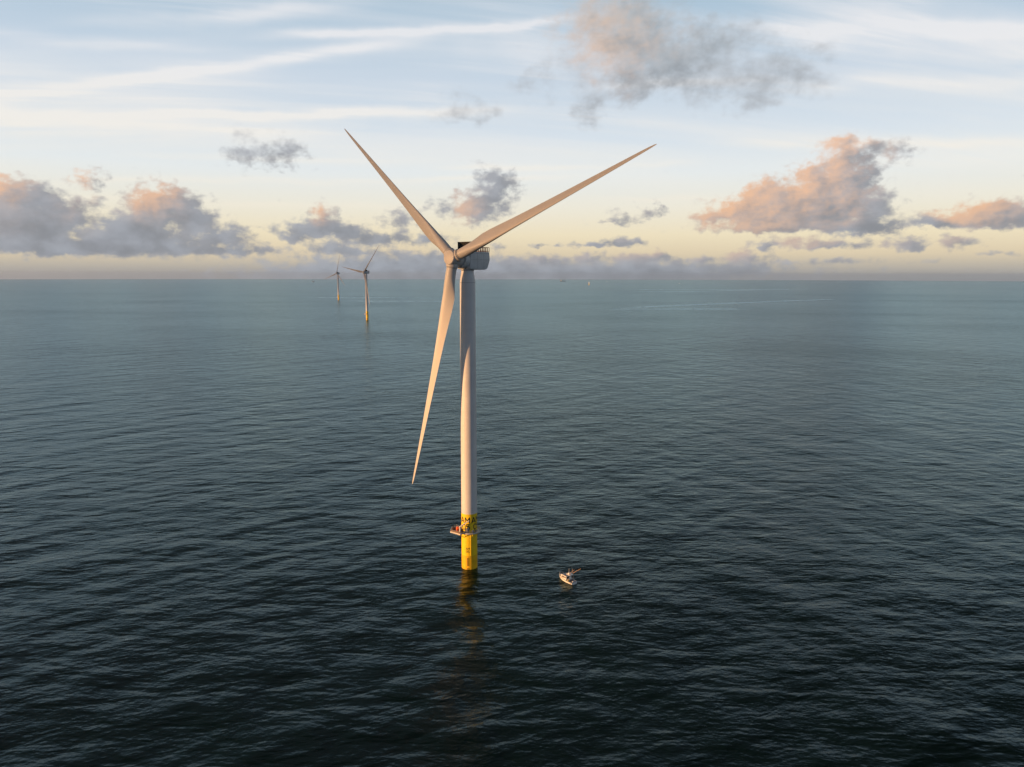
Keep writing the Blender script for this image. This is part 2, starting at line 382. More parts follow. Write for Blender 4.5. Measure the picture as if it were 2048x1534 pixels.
def sea_material():
    m = bpy.data.materials.new('sea_water'); m.use_nodes = True
    n = m.node_tree; n.nodes.clear(); q = G(n)
    pos = q.n('ShaderNodeNewGeometry').outputs['Position']
    s = q.n('ShaderNodeSeparateXYZ'); q.put(s.inputs[0], pos)
    flat = q.xyz(s.outputs[0], s.outputs[1], 0.0)
    def wave(ang, sx, sy, det, rough, dist=0.0):
        r = q.n('ShaderNodeVectorRotate', rotation_type='Z_AXIS'); q.put(r.inputs['Vector'], flat); r.inputs['Angle'].default_value = R(ang)
        return q.noise(q.v('MULTIPLY', r.outputs[0], (1/sx, 1/sy, 1)), 1.0, det, rough, dist=dist)
    gust = q.noise(flat, 1/420, 4, .6)                       # patches of rougher and smoother water
    calm = q.m('MULTIPLY', q.smooth(gust, .34, .66, .6, 1.3), q.smooth(q.noise(q.v('MULTIPLY', flat, (.6, 1.6, 1)), 1/1500, 3, .6), .36, .62, .6, 1.25))
    swell = q.m('MULTIPLY', wave(-46, 100, 33, 2, .5, .2), 2.5)       # two swells crossing, crests some 30 m apart
    swell2 = q.m('MULTIPLY', wave(-116, 90, 28, 2, .5, .2), 1.8)
    swell3 = q.m('MULTIPLY', wave(5, 44, 15, 3, .55, .3), 1.35)
    swell4 = q.m('MULTIPLY', wave(-16, 24, 9.5, 3, .55, .3), .85)
    mid = q.m('MULTIPLY', wave(6, 12, 5.5, 3, .6, .4), .58)
    mid2 = q.m('MULTIPLY', wave(-38, 9, 5, 3, .55, .4), .38)
    small = q.m('MULTIPLY', wave(18, 2.6, 1.7, 3, .6, .3), .23)
    h = q.m('ADD', q.m('ADD', q.m('ADD', swell, swell2), q.m('ADD', swell3, swell4)), q.m('MULTIPLY', q.m('ADD', q.m('ADD', mid, mid2), small), calm))
    bp = q.n('ShaderNodeBump'); bp.inputs['Strength'].default_value = 1.0; bp.inputs['Distance'].default_value = 1.25
    q.put(bp.inputs['Height'], h)
    # thin lines of foam and slick water left by boats: y = a + b x + c x^2
    foam = None
    for a, b, c, x0, x1, w, st in FOAM:
        line = q.m('MULTIPLY_ADD', s.outputs[0], q.m('MULTIPLY_ADD', s.outputs[0], c, b), a)
        wb = q.m('MULTIPLY', q.m('SUBTRACT', q.noise(flat, 1/500, 3, .6), .5), w*3)
        d = q.m('DIVIDE', q.m('SUBTRACT', q.m('ADD', s.outputs[1], wb), line), w)
        e = q.m('MULTIPLY', q.m('POWER', .3679, q.m('MULTIPLY', d, d)), st)
        L = (x1-x0)*.2
        e = q.m('MULTIPLY', e, q.m('MULTIPLY', q.smooth(s.outputs[0], x0, x0+L), q.smooth(s.outputs[0], x1, x1-L)))
        foam = e if foam is None else q.m('ADD', foam, e)
    foam = q.m('MULTIPLY', foam, q.smooth(q.noise(flat, 1/40, 4, .6), .3, .6, .3, 1.0), clamp=True)
    body = q.mix(q.smooth(q.noise(flat, 1/160, 3, .5), .3, .7), (.0006, .0058, .0042), (.0010, .0095, .0066))
    dif = q.n('ShaderNodeBsdfDiffuse'); q.put(dif.inputs[0], q.mix(foam, body, (.34, .37, .37))); q.put(dif.inputs['Normal'], bp.outputs[0])
    gl = q.n('ShaderNodeBsdfGlossy'); gl.inputs[0].default_value = (.68, .885, .98, 1); q.put(gl.inputs['Roughness'], q.m('MULTIPLY_ADD', foam, .2, .21)); q.put(gl.inputs['Normal'], bp.outputs[0])
    fr = q.n('ShaderNodeFresnel'); fr.inputs[0].default_value = 1.27; q.put(fr.inputs['Normal'], bp.outputs[0])
    # a wavy surface never turns into a full mirror at the horizon: its facets stay tilted towards the eye
    f = q.m('DIVIDE', fr.outputs[0], q.m('MULTIPLY_ADD', fr.outputs[0], .65, 1.0))
    mx = q.n('ShaderNodeMixShader'); q.put(mx.inputs[0], q.m('MULTIPLY_ADD', foam, .5, f)); q.put(mx.inputs[1], dif.outputs[0]); q.put(mx.inputs[2], gl.outputs[0])
    q.put(q.n('ShaderNodeOutputMaterial').inputs[0], mx.outputs[0])
    return m

FOAM = [(2600, 1.05, -.00008, 380, 2050, 26, .75), (2920, .16, -.00008, 360, 1000, 24, .65), (5900, .02, .0002, 700, 2600, 60, .4),
        (4300, -.12, .0, -1300, -350, 34, .45), (3800, -.06, .0, -900, -250, 26, .45), (6900, .22, .0, 900, 3200, 90, .4)]
sea = link('sea', sea_mesh(), None, sea_material(), smooth=True, sharp=180)
sea['kind'] = 'structure'

# ---------------------------------------------------------------- wind turbines
HUB_Z, OVER, TILT, BLADE_L = 143.25, 8.84, R(6), 104.1
SECT = [(2.6, 4.5, 1.0, 0), (6, 4.5, 1.0, 10), (10, 4.9, .86, 15), (14, 5.6, .62, 15), (18, 6.1, .46, 14), (23, 5.9, .38, 12), (29, 5.25, .33, 10), (36, 4.55, .30, 8.5),
        (44, 3.95, .27, 7), (54, 3.35, .24, 5.5), (64, 2.80, .22, 4), (74, 2.28, .21, 2.5), (84, 1.76, .2, 1.2), (92, 1.36, .19, .5), (98, 1.02, .18, 0), (101.5, .74, .18, 0), (103.3, .46, .18, 0), (103.9, .24, .2, 0), (104.1, .06, .3, 0)]
def blade_shape(bm):
    N = 20; rings = []
    def sect(r):
        for (r0, c0, t0, w0), (r1, c1, t1, w1) in zip(SECT, SECT[1:]):
            if r <= r1+1e-6:
                f = (r-r0)/(r1-r0); return c0+(c1-c0)*f, t0+(t1-t0)*f, w0+(w1-w0)*f
    rs = []
    for (r0, *_), (r1, *_) in zip(SECT, SECT[1:]):
        k = 2 if r1-r0 > 3 else 1
        rs += [r0+(r1-r0)*i/k for i in range(k)]
    rs.append(SECT[-1][0])
    for r in rs:
        c, tc, tw = sect(r)
        f = min(1.0, max(0.0, (r-6)/12.0)); f = f*f*(3-2*f)
        le = .5*(1-f)+.32*f                      # leading edge ahead of the pitch axis, in chords
        ring = []
        for i in range(2*N):
            th = 2*PI*i/(2*N)
            x = .5*(1+math.cos(th))              # 1 = trailing edge
            side = 1 if th < PI else -1
            yt = 5*tc*(.2969*math.sqrt(x)-.126*x-.3516*x*x+.2843*x**3-.1036*x**4)
            camber = .04*4*x*(1-x)*f
            ya = side*yt*(1.12 if side > 0 else .88)+camber
            yc = .5*tc*math.sin(th)
            y = ya*f+yc*(1-f)
            px, py = (le-x)*c, y*c
            t = R(tw); cx, cy = px*math.cos(t)+py*math.sin(t), -px*math.sin(t)+py*math.cos(t)
            pre = -1.46*(r/BLADE_L)**2
            ring.append(bm.verts.new((cx, cy+pre, r)))
        rings.append(ring)
    n = 2*N
    for A, B in zip(rings, rings[1:]):
        for i in range(n): bm.faces.new((A[i], A[(i+1) % n], B[(i+1) % n], B[i]))
    bm.faces.new(rings[0][::-1]); bm.faces.new(rings[-1])

def rotor_frames(psi, th0):
    a = Vector((-math.sin(psi)*math.cos(TILT), -math.cos(psi)*math.cos(TILT), math.sin(TILT)))
    u = Vector((math.cos(psi), -math.sin(psi), 0)); w = a.cross(u)
    hub = Vector((0, 0, HUB_Z))+a*OVER
    frames = []
    for k in range(3):
        t = th0+k*2*PI/3
        Z = u*math.sin(t)+w*math.cos(t); X = u*math.cos(t)-w*math.sin(t); Y = Z.cross(X)
        frames.append(Matrix(((X.x, Y.x, Z.x, hub.x), (X.y, Y.y, Z.y, hub.y), (X.z, Y.z, Z.z, hub.z), (0, 0, 0, 1))))
    # hub frame: Z forward along the shaft, X along the first blade
    Z = a; X = u*math.sin(th0)+w*math.cos(th0); Y = Z.cross(X)
    H4 = Matrix(((X.x, Y.x, Z.x, hub.x), (X.y, Y.y, Z.y, hub.y), (X.z, Y.z, Z.z, hub.z), (0, 0, 0, 1)))
    # nacelle frame: X forward (level), Z up, origin on the tower axis
    X = Vector((-math.sin(psi), -math.cos(psi), 0)); Z = Vector((0, 0, 1)); Y = Z.cross(X)
    N4 = Matrix(((X.x, Y.x, 0, 0), (X.y, Y.y, 0, 0), (X.z, Y.z, 1, 0), (0, 0, 0, 1)))
    # generator frame: Z along the shaft, X up, origin at the hub centre
    Z = a; X = w; Y = Z.cross(X)
    G4 = Matrix(((X.x, Y.x, Z.x, hub.x), (X.y, Y.y, Z.y, hub.y), (X.z, Y.z, Z.z, hub.z), (0, 0, 0, 1)))
    return frames, H4, N4, G4

TR = lambda z: 3.72+(3.46-3.72)*z/133.5       # tower radius at height z
def wrap_strokes(bm, strokes, zc, size, ang0, width, rad_off=.02):
    """flat letter strokes laid on the round tower; stroke points in letter units (x across, y up)"""
    for st in strokes:
        pts = []
        for (x0, y0), (x1, y1) in zip(st, st[1:]):
            k = max(1, int(math.hypot(x1-x0, y1-y0)*8))
            pts += [(x0+(x1-x0)*i/k, y0+(y1-y0)*i/k) for i in range(k)]
        pts.append(st[-1]); h = width/2
        rows = []
        for i, p in enumerate(pts):
            q0, q1 = pts[max(0, i-1)], pts[min(len(pts)-1, i+1)]
            dx, dy = q1[0]-q0[0], q1[1]-q0[1]; L = math.hypot(dx, dy) or 1
            ext = 0
            nx, ny = -dy/L*h, dx/L*h
            row = []
            for sgn in (-1, 1):
                X, Y = (p[0]+sgn*nx)*size, (p[1]+sgn*ny)*size
                z = zc+Y; rr = TR(z)
                for o in (.004, rad_off):
                    A = ang0+X/rr
                    row.append(bm.verts.new(((rr+o)*math.cos(A), (rr+o)*math.sin(A), z)))
            rows.append(row)
        for A, B in zip(rows, rows[1:]):
            bm.faces.new((A[1], A[3], B[3], B[1])); bm.faces.new((A[0], B[0], B[2], A[2]))
            bm.faces.new((A[0], A[1], B[1], B[0])); bm.faces.new((A[3], A[2], B[2], B[3]))
        bm.faces.new((rows[0][0], rows[0][2], rows[0][3], rows[0][1])); bm.faces.new((rows[-1][0], rows[-1][1], rows[-1][3], rows[-1][2]))
def oval(cx, cy, rx, ry, a0=0, a1=360, n=20):
    return [(cx+rx*math.cos(R(a0+(a1-a0)*i/n)), cy+ry*math.sin(R(a0+(a1-a0)*i/n))) for i in range(n+1)]
LET = {'A': [[(-.36, -.5), (0, .5), (.36, -.5)], [(-.24, -.18), (.24, -.18)]],
       'M': [[(-.38, -.5), (-.38, .5), (0, -.12), (.38, .5), (.38, -.5)]],
       '0': [oval(0, 0, .29, .46)],
       '5': [[(.27, .46), (-.22, .46), (-.25, .06)], [(-.25, .06)]+oval(-.02, -.16, .30, .30, 130, -140, 16)]}
def sign(bm, ang, z_am, z_05, size, width):
    for ch, dx, z in (('A', -.50, z_am), ('M', .46, z_am), ('0', -.20 if size > 2 else -.42, z_05), ('5', .56 if size > 2 else .36, z_05)):
        wrap_strokes(bm, LET[ch], z, size, ang+dx*size/TR(z), width)

def deck_outline():
    pts = [Vector((5.4*math.cos(a), 5.4*math.sin(a))) for a in [R(-121+i*6) for i in range(0, 47)]]   # round part, from front left anticlockwise to the back left
    return pts+[Vector((-6.6, 4.6)), Vector((-8.35, 2.2)), Vector((-8.75, -2.5)), Vector((-3.9, -6.15))]
def deck_shape(bm):
    o = deck_outline()
    inner = [Vector((p.x, p.y)).normalized()*3.75 for p in o]
    lv = []
    for z in (17.75, 18.1):
        lv.append(([bm.verts.new((p.x, p.y, z)) for p in o], [bm.verts.new((p.x, p.y, z)) for p in inner]))
    n = len(o)
    for i in range(n):
        j = (i+1) % n
        bm.faces.new((lv[1][0][i], lv[1][0][j], lv[1][1][j], lv[1][1][i])); bm.faces.new((lv[0][0][i], lv[0][1][i], lv[0][1][j], lv[0][0][j]))
        bm.faces.new((lv[0][0][i], lv[0][0][j], lv[1][0][j], lv[1][0][i])); bm.faces.new((lv[0][1][i], lv[1][1][i], lv[1][1][j], lv[0][1][j]))
def rail_shape(bm):
    o = [p*.985 for p in deck_outline()]; o.append(o[0]); L = 0
    for z in (18.62, 19.2):
        tube(bm, [(p.x, p.y, z) for p in o], .055, 6)
    for p, q in zip(o, o[1:]):
        d = (q-p).length; k = max(1, round(d/1.3)) if d > 1.0 else 0
        if k:
            for i in range(k):
                c = p+(q-p)*i/k; tube(bm, [(c.x, c.y, 18.1), (c.x, c.y, 19.2)], .05, 6)
        else:
            L += d
            if L > 1.1: L = 0; tube(bm, [(q.x, q.y, 18.1), (q.x, q.y, 19.2)], .05, 6)

def build_turbine(label, loc, psi, th0, group):
    t = thing('wind_turbine', label, 'wind turbine', loc, 0, group)
    fr, H4, N4, G4 = rotor_frames(psi, th0)
    roles = []
    # foundation and tower
    build('monopile', lambda bm: lathe(bm, [(-8, TR(0)), (0, TR(0)), (6.7, TR(6.7)+.03)], 72), M_YEL2, t)
    tp = build('transition_piece', lambda bm: lathe(bm, [(6.71, TR(6.7)+.02), (17, TR(17)), (26.9, TR(26.9))], 72), M_YEL, t)
    def signs(bm):
        for k in range(4): sign(bm, R(-90-31+k*89.5), 24.0, 20.75, 2.8, .17)
    build('lettering', signs, M_BLACK, tp)
    build('small_lettering', lambda bm: sign(bm, R(-90-9), 10.25, 8.85, 1.1, .17), M_BLACK, tp)
    def conduit(bm):
        A = R(-90+13); tube(bm, [((TR(z)+.16)*math.cos(A), (TR(z)+.16)*math.sin(A), z) for z in (6.9, 12, 17.6)], .13, 8)
        for z in (8, 11, 14, 17): box(bm, -.12, .12, -.24, .02, -.08, .08, Matrix.Translation(((TR(z)+.16)*math.cos(A), (TR(z)+.16)*math.sin(A), z)) @ Matrix.Rotation(A+PI/2, 4, 'Z'))
    build('cable_conduit', conduit, M_YEL, tp)
    def ladder(bm):
        A = R(-90-11); ex = Vector((-math.sin(A), math.cos(A), 0)); er = Vector((math.cos(A), math.sin(A), 0))
        for z0, z1 in ((1.9, 5.9), (-.5, .9)):
            for s in (-.2, .2): tube(bm, [er*(TR(0)+.25)+ex*s+Vector((0, 0, z)) for z in (z0, z1)], .07, 6)
            for i in range(int((z1-z0)/.3)): tube(bm, [er*(TR(0)+.25)+ex*s+Vector((0, 0, z0+.15+i*.3)) for s in (-.2, .2)], .04, 5)
        for z in (2.2, 3.9, 5.6):
            for s in (-.2, .2): tube(bm, [er*(TR(0)-.05)+ex*s+Vector((0, 0, z)), er*(TR(0)+.25)+ex*s+Vector((0, 0, z))], .05, 5)
    build('ladder', ladder, M_RUST, t)
    tw = build('tower', lambda bm: lathe(bm, [(26.91, TR(26.9)-.01), (60, TR(60)), (100, TR(100)), (133.5, 3.46), (135, 3.32), (138.6, 2.72), (139.5, 2.72)], 72), M_TOWER, t)
    for z in (27.0, 62.0, 99.0, 133.5):
        build('flange', lambda bm: lathe(bm, [(z-.09, TR(z)-.1), (z-.09, TR(z)+.035), (z+.09, TR(z)+.035), (z+.09, TR(z)-.1)], 72, False, False), M_SEAM if z > 130 else M_TOWER, tw)
    build('yaw_bearing', lambda bm: lathe(bm, [(138.7, 2.74), (138.7, 2.95), (139.4, 2.95), (139.4, 2.74)], 64, False, False), M_SEAM, tw)
    # service platform
    pf = build('service_platform', deck_shape, M_STEEL, t, smooth=False)
    build('railing', rail_shape, M_STEEL, pf)
    def toe(bm):
        o = deck_outline(); n = len(o)
        for i in range(n):
            p, q = o[i], o[(i+1) % n]; d = (q-p); L = d.length
            box(bm, 0, L, -.03, .03, 18.1, 18.35, Matrix.Translation((p.x, p.y, 0)) @ Matrix.Rotation(math.atan2(d.y, d.x), 4, 'Z'))
    build('kick_plate', toe, M_CRANE, pf, smooth=False)
    def panels(bm):                        # mesh infill on the loading bay
        p, q = Vector((-8.6, -2.5)), Vector((-3.95, -6.0)); d = q-p
        for i in range(1):
            a = p; box(bm, 0, d.length, -.02, .02, 18.4, 19.1, Matrix.Translation((a.x, a.y, 0)) @ Matrix.Rotation(math.atan2(d.y, d.x), 4, 'Z'))
    build('guard_panel', panels, M_RUST, pf, smooth=False)
    for k in range(8):
        er = Vector((math.cos(R(22.5+45*k)), math.sin(R(22.5+45*k)), 0))
        build('bracket', lambda bm: tube(bm, [er*3.7+Vector((0, 0, 16.2)), er*5.2+Vector((0, 0, 17.7))], .12, 6), M_YEL, pf)
    for ex, ey in ((-8.2, -2.4), (-6.8, 2.8), (-4.2, -5.8)):
        v = Vector((ex, ey, 0))
        build('bracket', lambda bm: tube(bm, [v.normalized()*3.7+Vector((0, 0, 15.6)), v*.97+Vector((0, 0, 17.7))], .15, 6), M_YEL, pf)
    cr = build('crane', lambda bm: lathe(bm, [(18.1, .42), (18.4, .42), (18.4, .34), (21.2, .32), (21.5, .36), (21.75, .3)], 16), M_CRANE, pf, Matrix.Translation((-4.05, -5.2, 0)))
    build('boom', lambda bm: (tube(bm, [(0, 0, 21.5), (2.1, .35, 22.9), (4.3, .75, 24.15)], .34, 8, .22), tube(bm, [(.3, .05, 20.4), (1.9, .32, 22.6)], .11, 6)), M_CRANE, cr)
    build('hoist_rope', lambda bm: tube(bm, [(4.2, .7, 24.0), (4.2, .7, 22.6)], .03, 5), M_DARK, cr)
    for k, (A, w, h, dp) in enumerate(((-104, 1.15, 2.1, .8), (-64, .9, 1.3, .6), (-40, .7, 1.2, .5), (-150, 1.2, 1.5, .8))):
        A = R(A); M4 = Matrix.Translation((4.25*math.cos(A), 4.25*math.sin(A), 18.1)) @ Matrix.Rotation(A+PI/2, 4, 'Z')
        build('cabinet', lambda bm: box(bm, -w/2, w/2, -dp/2, dp/2, 0, h, bev=.04), M_CAB if k < 3 else M_RUST, pf, M4)
    A = R(-96); build('door', lambda bm: box(bm, -.55, .55, -.05, .05, 18.15, 20.5, bev=.03), M_SEAM, tp, Matrix.Translation((3.7*math.cos(A), 3.7*math.sin(A), 0)) @ Matrix.Rotation(A+PI/2, 4, 'Z'))
    # nacelle
    def nac(bm):
        prof = [(2.3, 139.45), (2.3, 147.1), (-10.3, 147.1), (-10.6, 143.6), (-9.3, 140.3), (-8.2, 139.3), (-4, 139.15)]
        A = [bm.verts.new((x, -4.05, z)) for x, z in prof]; B = [bm.verts.new((x, 4.05, z)) for x, z in prof]
        bm.faces.new(A); bm.faces.new(B[::-1])
        for i in range(len(A)):
            j = (i+1) % len(A); bm.faces.new((A[j], A[i], B[i], B[j]))
        bmesh.ops.recalc_face_normals(bm, faces=bm.faces)
        bmesh.ops.bevel(bm, geom=[e for e in bm.edges], offset=.42, segments=4, affect='EDGES', profile=.5)
    nc = build('nacelle', nac, M_NAC, t, N4, sharp=25); roles.append((nc, 'N'))
    def seams(bm):
        for s in (-1, 1):
            y = 4.05*s
            box(bm, -9.6, 1.7, y-.03, y+.03, 143.55, 143.67)
            for x in (-6.4, -2.2): box(bm, x-.05, x+.05, y-.03, y+.03, 139.9, 146.6)
            box(bm, -9.7, 1.8, y-.035, y+.035, 146.35, 146.45)
    build('panel_seam', seams, M_SEAM, nc, smooth=False)
    build('cooler', lambda bm: (box(bm, .9, 2.0, -4.0, 4.0, 147.0, 151.2, bev=.06), box(bm, -1.6, .9, -3.9, -3.6, 147, 150.9), box(bm, -1.6, .9, 3.6, 3.9, 147, 150.9)), M_DARK, nc, smooth=False)
    build('cooler_trim', lambda bm: (box(bm, .8, 2.1, -4.1, 4.1, 151.2, 151.4), [box(bm, 2.0, 2.06, y-.06, y+.06, 147.1, 151.2) for y in (-3.9, -2, 0, 2, 3.9)]), M_TRIM2, nc, smooth=False)
    for y, z0 in ((4.0, 150.2), (4.0, 148.8)):
        build('wind_vane', lambda bm: (tube(bm, [(1.6, y, z0), (1.9, y+.9, z0+.1), (1.9, y+.9, z0+.7)], .07, 6), box(bm, 1.6, 2.2, y+.80, y+1.0, z0+.6, z0+.85)), M_DARK, nc)
    def hrail(bm):
        P = [(-1.8, -3.9), (-10.1, -3.9), (-10.1, 3.9), (-1.8, 3.9)]
        for z in (147.5, 149.1): tube(bm, [(x, y, z) for x, y in P], .10, 6)
        for (x0, y0), (x1, y1) in zip(P, P[1:]):
            k = max(2, int(math.hypot(x1-x0, y1-y0)/1.15))
            for i in range(k+1): tube(bm, [(x0+(x1-x0)*i/k, y0+(y1-y0)*i/k, z) for z in (147.0, 149.1)], .15, 6)
    build('hoist_railing', hrail, M_RED, nc)
    gn = build('generator', lambda bm: lathe(bm, [(-6.9, 3.6), (-6.7, 3.9), (-4.2, 3.95), (-3.85, 3.75), (-3.8, 3.1), (-3.3, 3.1)], 72), M_NAC, t, G4, sharp=25); roles.append((gn, 'G'))
    # rotor
    hb = build('hub', lambda bm: lathe(bm, [(-3.35, 2.6), (-3.3, 3.35), (-2.6, 3.6), (-.8, 3.68), (1.1, 3.55), (2.2, 3.34), (2.75, 3.16), (2.95, 2.98), (3.15, 2.2), (3.3, 1.2), (3.36, 0)], 72), M_BLADE, t, H4, sharp=25); roles.append((hb, 'H'))
    for k in range(3):
        M4 = Matrix.Rotation(2*PI*k/3, 4, 'Z')          # hub X axis is the first blade
        M4 = M4 if k == 0 else Matrix.Rotation(-2*PI*k/3, 4, 'Z')
        build('blade_collar', lambda bm: lathe(bm, [(1.5, 2.75), (3.75, 2.72), (3.95, 2.6), (4.0, 2.3)], 48), M_BLADE, hb, M4 @ Matrix.Rotation(PI/2, 4, 'Y'), sharp=25)
    me = None
    for k in range(3):
        if me is None:
            b = build('blade', blade_shape, M_BLADE, t, fr[k], sharp=60); me = b.data
            sl = build('blade_root_ring', lambda bm: lathe(bm, [(4.02, 2.2), (4.02, 2.42), (4.45, 2.42), (4.45, 2.2)], 48, False, False), M_SEAM, b)
        else:
            b2 = bpy.data.objects.new('blade', me); col.objects.link(b2); b2.parent = t; b2.matrix_basis = fr[k]
            r2 = bpy.data.objects.new('blade_root_ring', sl.data); col.objects.link(r2); r2.parent = b2
            b = b2
        roles.append((b, k))
    return t, roles

def copy_turbine(src, roles, label, loc, psi, th0):
    fr, H4, N4, G4 = rotor_frames(psi, th0)
    rd = {o: r for o, r in roles}
    c = src.copy(); col.objects.link(c); c.location = loc; c['label'] = label
    for ch in [o for o in col.objects if o.parent == src]:
        d = ch.copy(); col.objects.link(d); d.parent = c
        if ch in rd:
            r = rd[ch]; d.matrix_basis = {'N': N4, 'H': H4, 'G': G4}[r] if isinstance(r, str) else fr[r]
        for gc in [o for o in col.objects if o.parent == ch and 'lettering' not in o.name]:   # too far to read
            e = gc.copy(); col.objects.link(e); e.parent = d
    return c

GRP = 'wind turbines standing in the open sea'
T1 = Vector((-19.96, 328.57, 0))
tur, roles = build_turbine('large pale wind turbine on a yellow base lettered AM 05, nearest the boat', T1, R(40.34), R(68.78), GRP)
copy_turbine(tur, roles, 'middle distance wind turbine with one blade pointing left, between the largest and the farthest', (-440.9, 2219.4, -.35), R(38.6), R(39.26))
copy_turbine(tur, roles, 'farthest and smallest wind turbine, blades like an upside down Y, near a far white vessel', (-947.9, 3999.1, -1.14), R(36), R(11.5))

# loose gear on the loading bay of the near turbine
def bundle(bm):
    lathe(bm, [(0, .45), (.25, .62), (.8, .70), (1.3, .66), (1.7, .45), (1.92, .16), (1.98, 0)], 20)
    for v in bm.verts:
        a = math.atan2(v.co.y, v.co.x); k = 1+.06*math.sin(5*a+v.co.z*3); v.co.x *= k; v.co.y *= k
o = build('covered_bundle', bundle, M_ORANGE, None, Matrix.Translation(T1+Vector((-5.5, -.6, 18.1))))
o['label'] = 'tall orange wrapped bundle standing on the platform of the near yellow turbine base'; o['category'] = 'bundle'
def bag(bm):
    box(bm, -.6, .6, -.35, .35, 0, .62, bev=.2, seg=3)
o = build('equipment_bag', bag, M_ORANGE, None, Matrix.Translation(T1+Vector((-4.7, -4.55, 18.1))) @ Matrix.Rotation(R(-36), 4, 'Z'))
o['label'] = 'low orange bag lying by the front rail of the turbine platform'; o['category'] = 'bag'
def crate(bm):
    box(bm, -.7, .7, -.5, .5, .1, .95, bev=.03)
    for x in (-.7, 0, .7): box(bm, x-.06, x+.06, -.56, .56, 0, 1.0)
o = build('equipment_crate', crate, M_RUST, None, Matrix.Translation(T1+Vector((-7.3, .9, 18.1))) @ Matrix.Rotation(R(15), 4, 'Z'), smooth=False)
o['label'] = 'brown equipment crate at the outer end of the turbine platform beside the orange bundle'; o['category'] = 'crate'

# ---------------------------------------------------------------- fishing boat
HB = math.atan2(7.6, -5.8)
boat = thing('fishing_boat', 'white sport fishing boat with a cabin and two long outriggers, drifting by the near turbine', 'boat', (25.05, 312.7, .0), HB)
ST = [(-5.0, 1.72, 1.05, .30), (-3.6, 1.86, 1.05, .22), (-1.6, 1.93, 1.12, .15), (.4, 1.86, 1.28, .15), (2.2, 1.55, 1.55, .2), (3.6, 1.02, 1.85, .3), (4.5, .5, 2.05, .5), (5.15, .03, 2.2, 1.1)]
def hull(bm):
    rows = []
    for x, hb, zs, zc in ST:
        row = []
        for s in (1, -1):
            row.append([(x, s*hb, zs), (x-.0, s*hb*.97, zs*.7+zc*.3), (x-.05, s*hb*.9, zc), (x-.1, s*hb*.45, zc-.35), (x-.12, 0, zc-.75)])
        rows.append([bm.verts.new(p) for p in row[0]]+[bm.verts.new(p) for p in row[1][:4][::-1]])
    for A, B in zip(rows, rows[1:]):
        for i in range(len(A)-1): bm.faces.new((A[i], A[i+1], B[i+1], B[i]))
    bm.faces.new(rows[0]); bm.faces.new(rows[-1][::-1])
    # gunwale inner skin
    ins = [[bm.verts.new((x, s*(hb-.16 if hb > .3 else hb*.5), zs+.0)) for x, hb, zs, zc in ST] for s in (1, -1)]
    for k, s in ((0, 0), (1, -1)):
        for i in range(len(ST)-1): bm.faces.new((rows[i][s], rows[i+1][s], ins[k][i+1], ins[k][i]))
hl = build('hull', hull, M_WHITE, boat, sharp=40)
def strake(bm):
    for s in (1, -1):
        tube(bm, [(x, s*(hb+.01), zs-.16) for x, hb, zs, zc in ST], .055, 6)
build('rub_rail', strake, M_TRIM, hl)
def deck(bm):
    F = [(x, hb-.14, zs+.02) for x, hb, zs, zc in ST if x > 2.0]
    pts = [(x, max(.02, y), z) for x, y, z in F]
    L = [bm.verts.new(p) for p in pts]; Rr = [bm.verts.new((x, -y, z)) for x, y, z in pts]; C = [bm.verts.new((x, 0, z+.14)) for x, y, z in pts]
    for i in range(len(L)-1):
        bm.faces.new((L[i], C[i], C[i+1], L[i+1])); bm.faces.new((C[i], Rr[i], Rr[i+1], C[i+1]))
build('foredeck', deck, M_DECK, boat)
def cockpit(bm):
    box(bm, -4.85, 2.3, -1.58, 1.58, .42, .5)
    box(bm, -4.9, -4.55, -1.55, 1.55, .5, 1.08)
    for s in (-1, 1): box(bm, -4.55, -1.4, s*1.62-.12, s*1.62+.12, .5, 1.06)
build('cockpit', cockpit, M_DECK, boat, smooth=False)
build('live_well', lambda bm: box(bm, -4.5, -4.0, -.5, .6, .5, 1.25, bev=.06), M_WHITE, boat)
build('fish_box', lambda bm: box(bm, -2.3, -1.75, .75, 1.4, .5, 1.5, bev=.05), M_YFOUL, boat)
build('bait_station', lambda bm: box(bm, -1.75, -1.25, -1.3, .3, .5, 1.55, bev=.05), M_WHITE, boat)
CAB = [(-1.2, 1.62, 2.75), (.4, 1.58, 2.78), (1.8, 1.40, 2.72), (2.7, 1.12, 2.5), (3.5, .70, 2.15), (3.9, .45, 2.0)]
def cabin(bm):
    rows = []
    for x, hb, zt in CAB:
        zb = 1.0+.18*max(0, x)
        rows.append([bm.verts.new(p) for p in ((x, hb, zb), (x, hb*.96, zt-.08), (x, hb*.88, zt), (x, 0, zt+.1), (x, -hb*.88, zt), (x, -hb*.96, zt-.08), (x, -hb, zb))])
    for A, B in zip(rows, rows[1:]):
        for i in range(6): bm.faces.new((A[i], A[i+1], B[i+1], B[i]))
    bm.faces.new(rows[0]); bm.faces.new(rows[-1][::-1])
cb = build('cabin', cabin, M_WHITE, boat, sharp=30)
def croof(bm):
    top = []
    for x, hb, zt in CAB[:4]: top.append([bm.verts.new(p) for p in ((x, hb*.86, zt+.03), (x, 0, zt+.13), (x, -hb*.86, zt+.03))])
    for A, B in zip(top, top[1:]):
        for i in range(2): bm.faces.new((A[i], A[i+1], B[i+1], B[i]))
build('cabin_roof', croof, M_DECK, cb)
for s in (1, -1):
    for x in (-.55, .35, 1.25):
        hw = 1.60-.04*max(0, x-.4)*2
        build('side_window', lambda bm: box(bm, x-.33, x+.33, s*(hw-.07)-.07, s*(hw-.07)+.07, 1.72, 2.45, bev=.03), M_GLASS, cb)
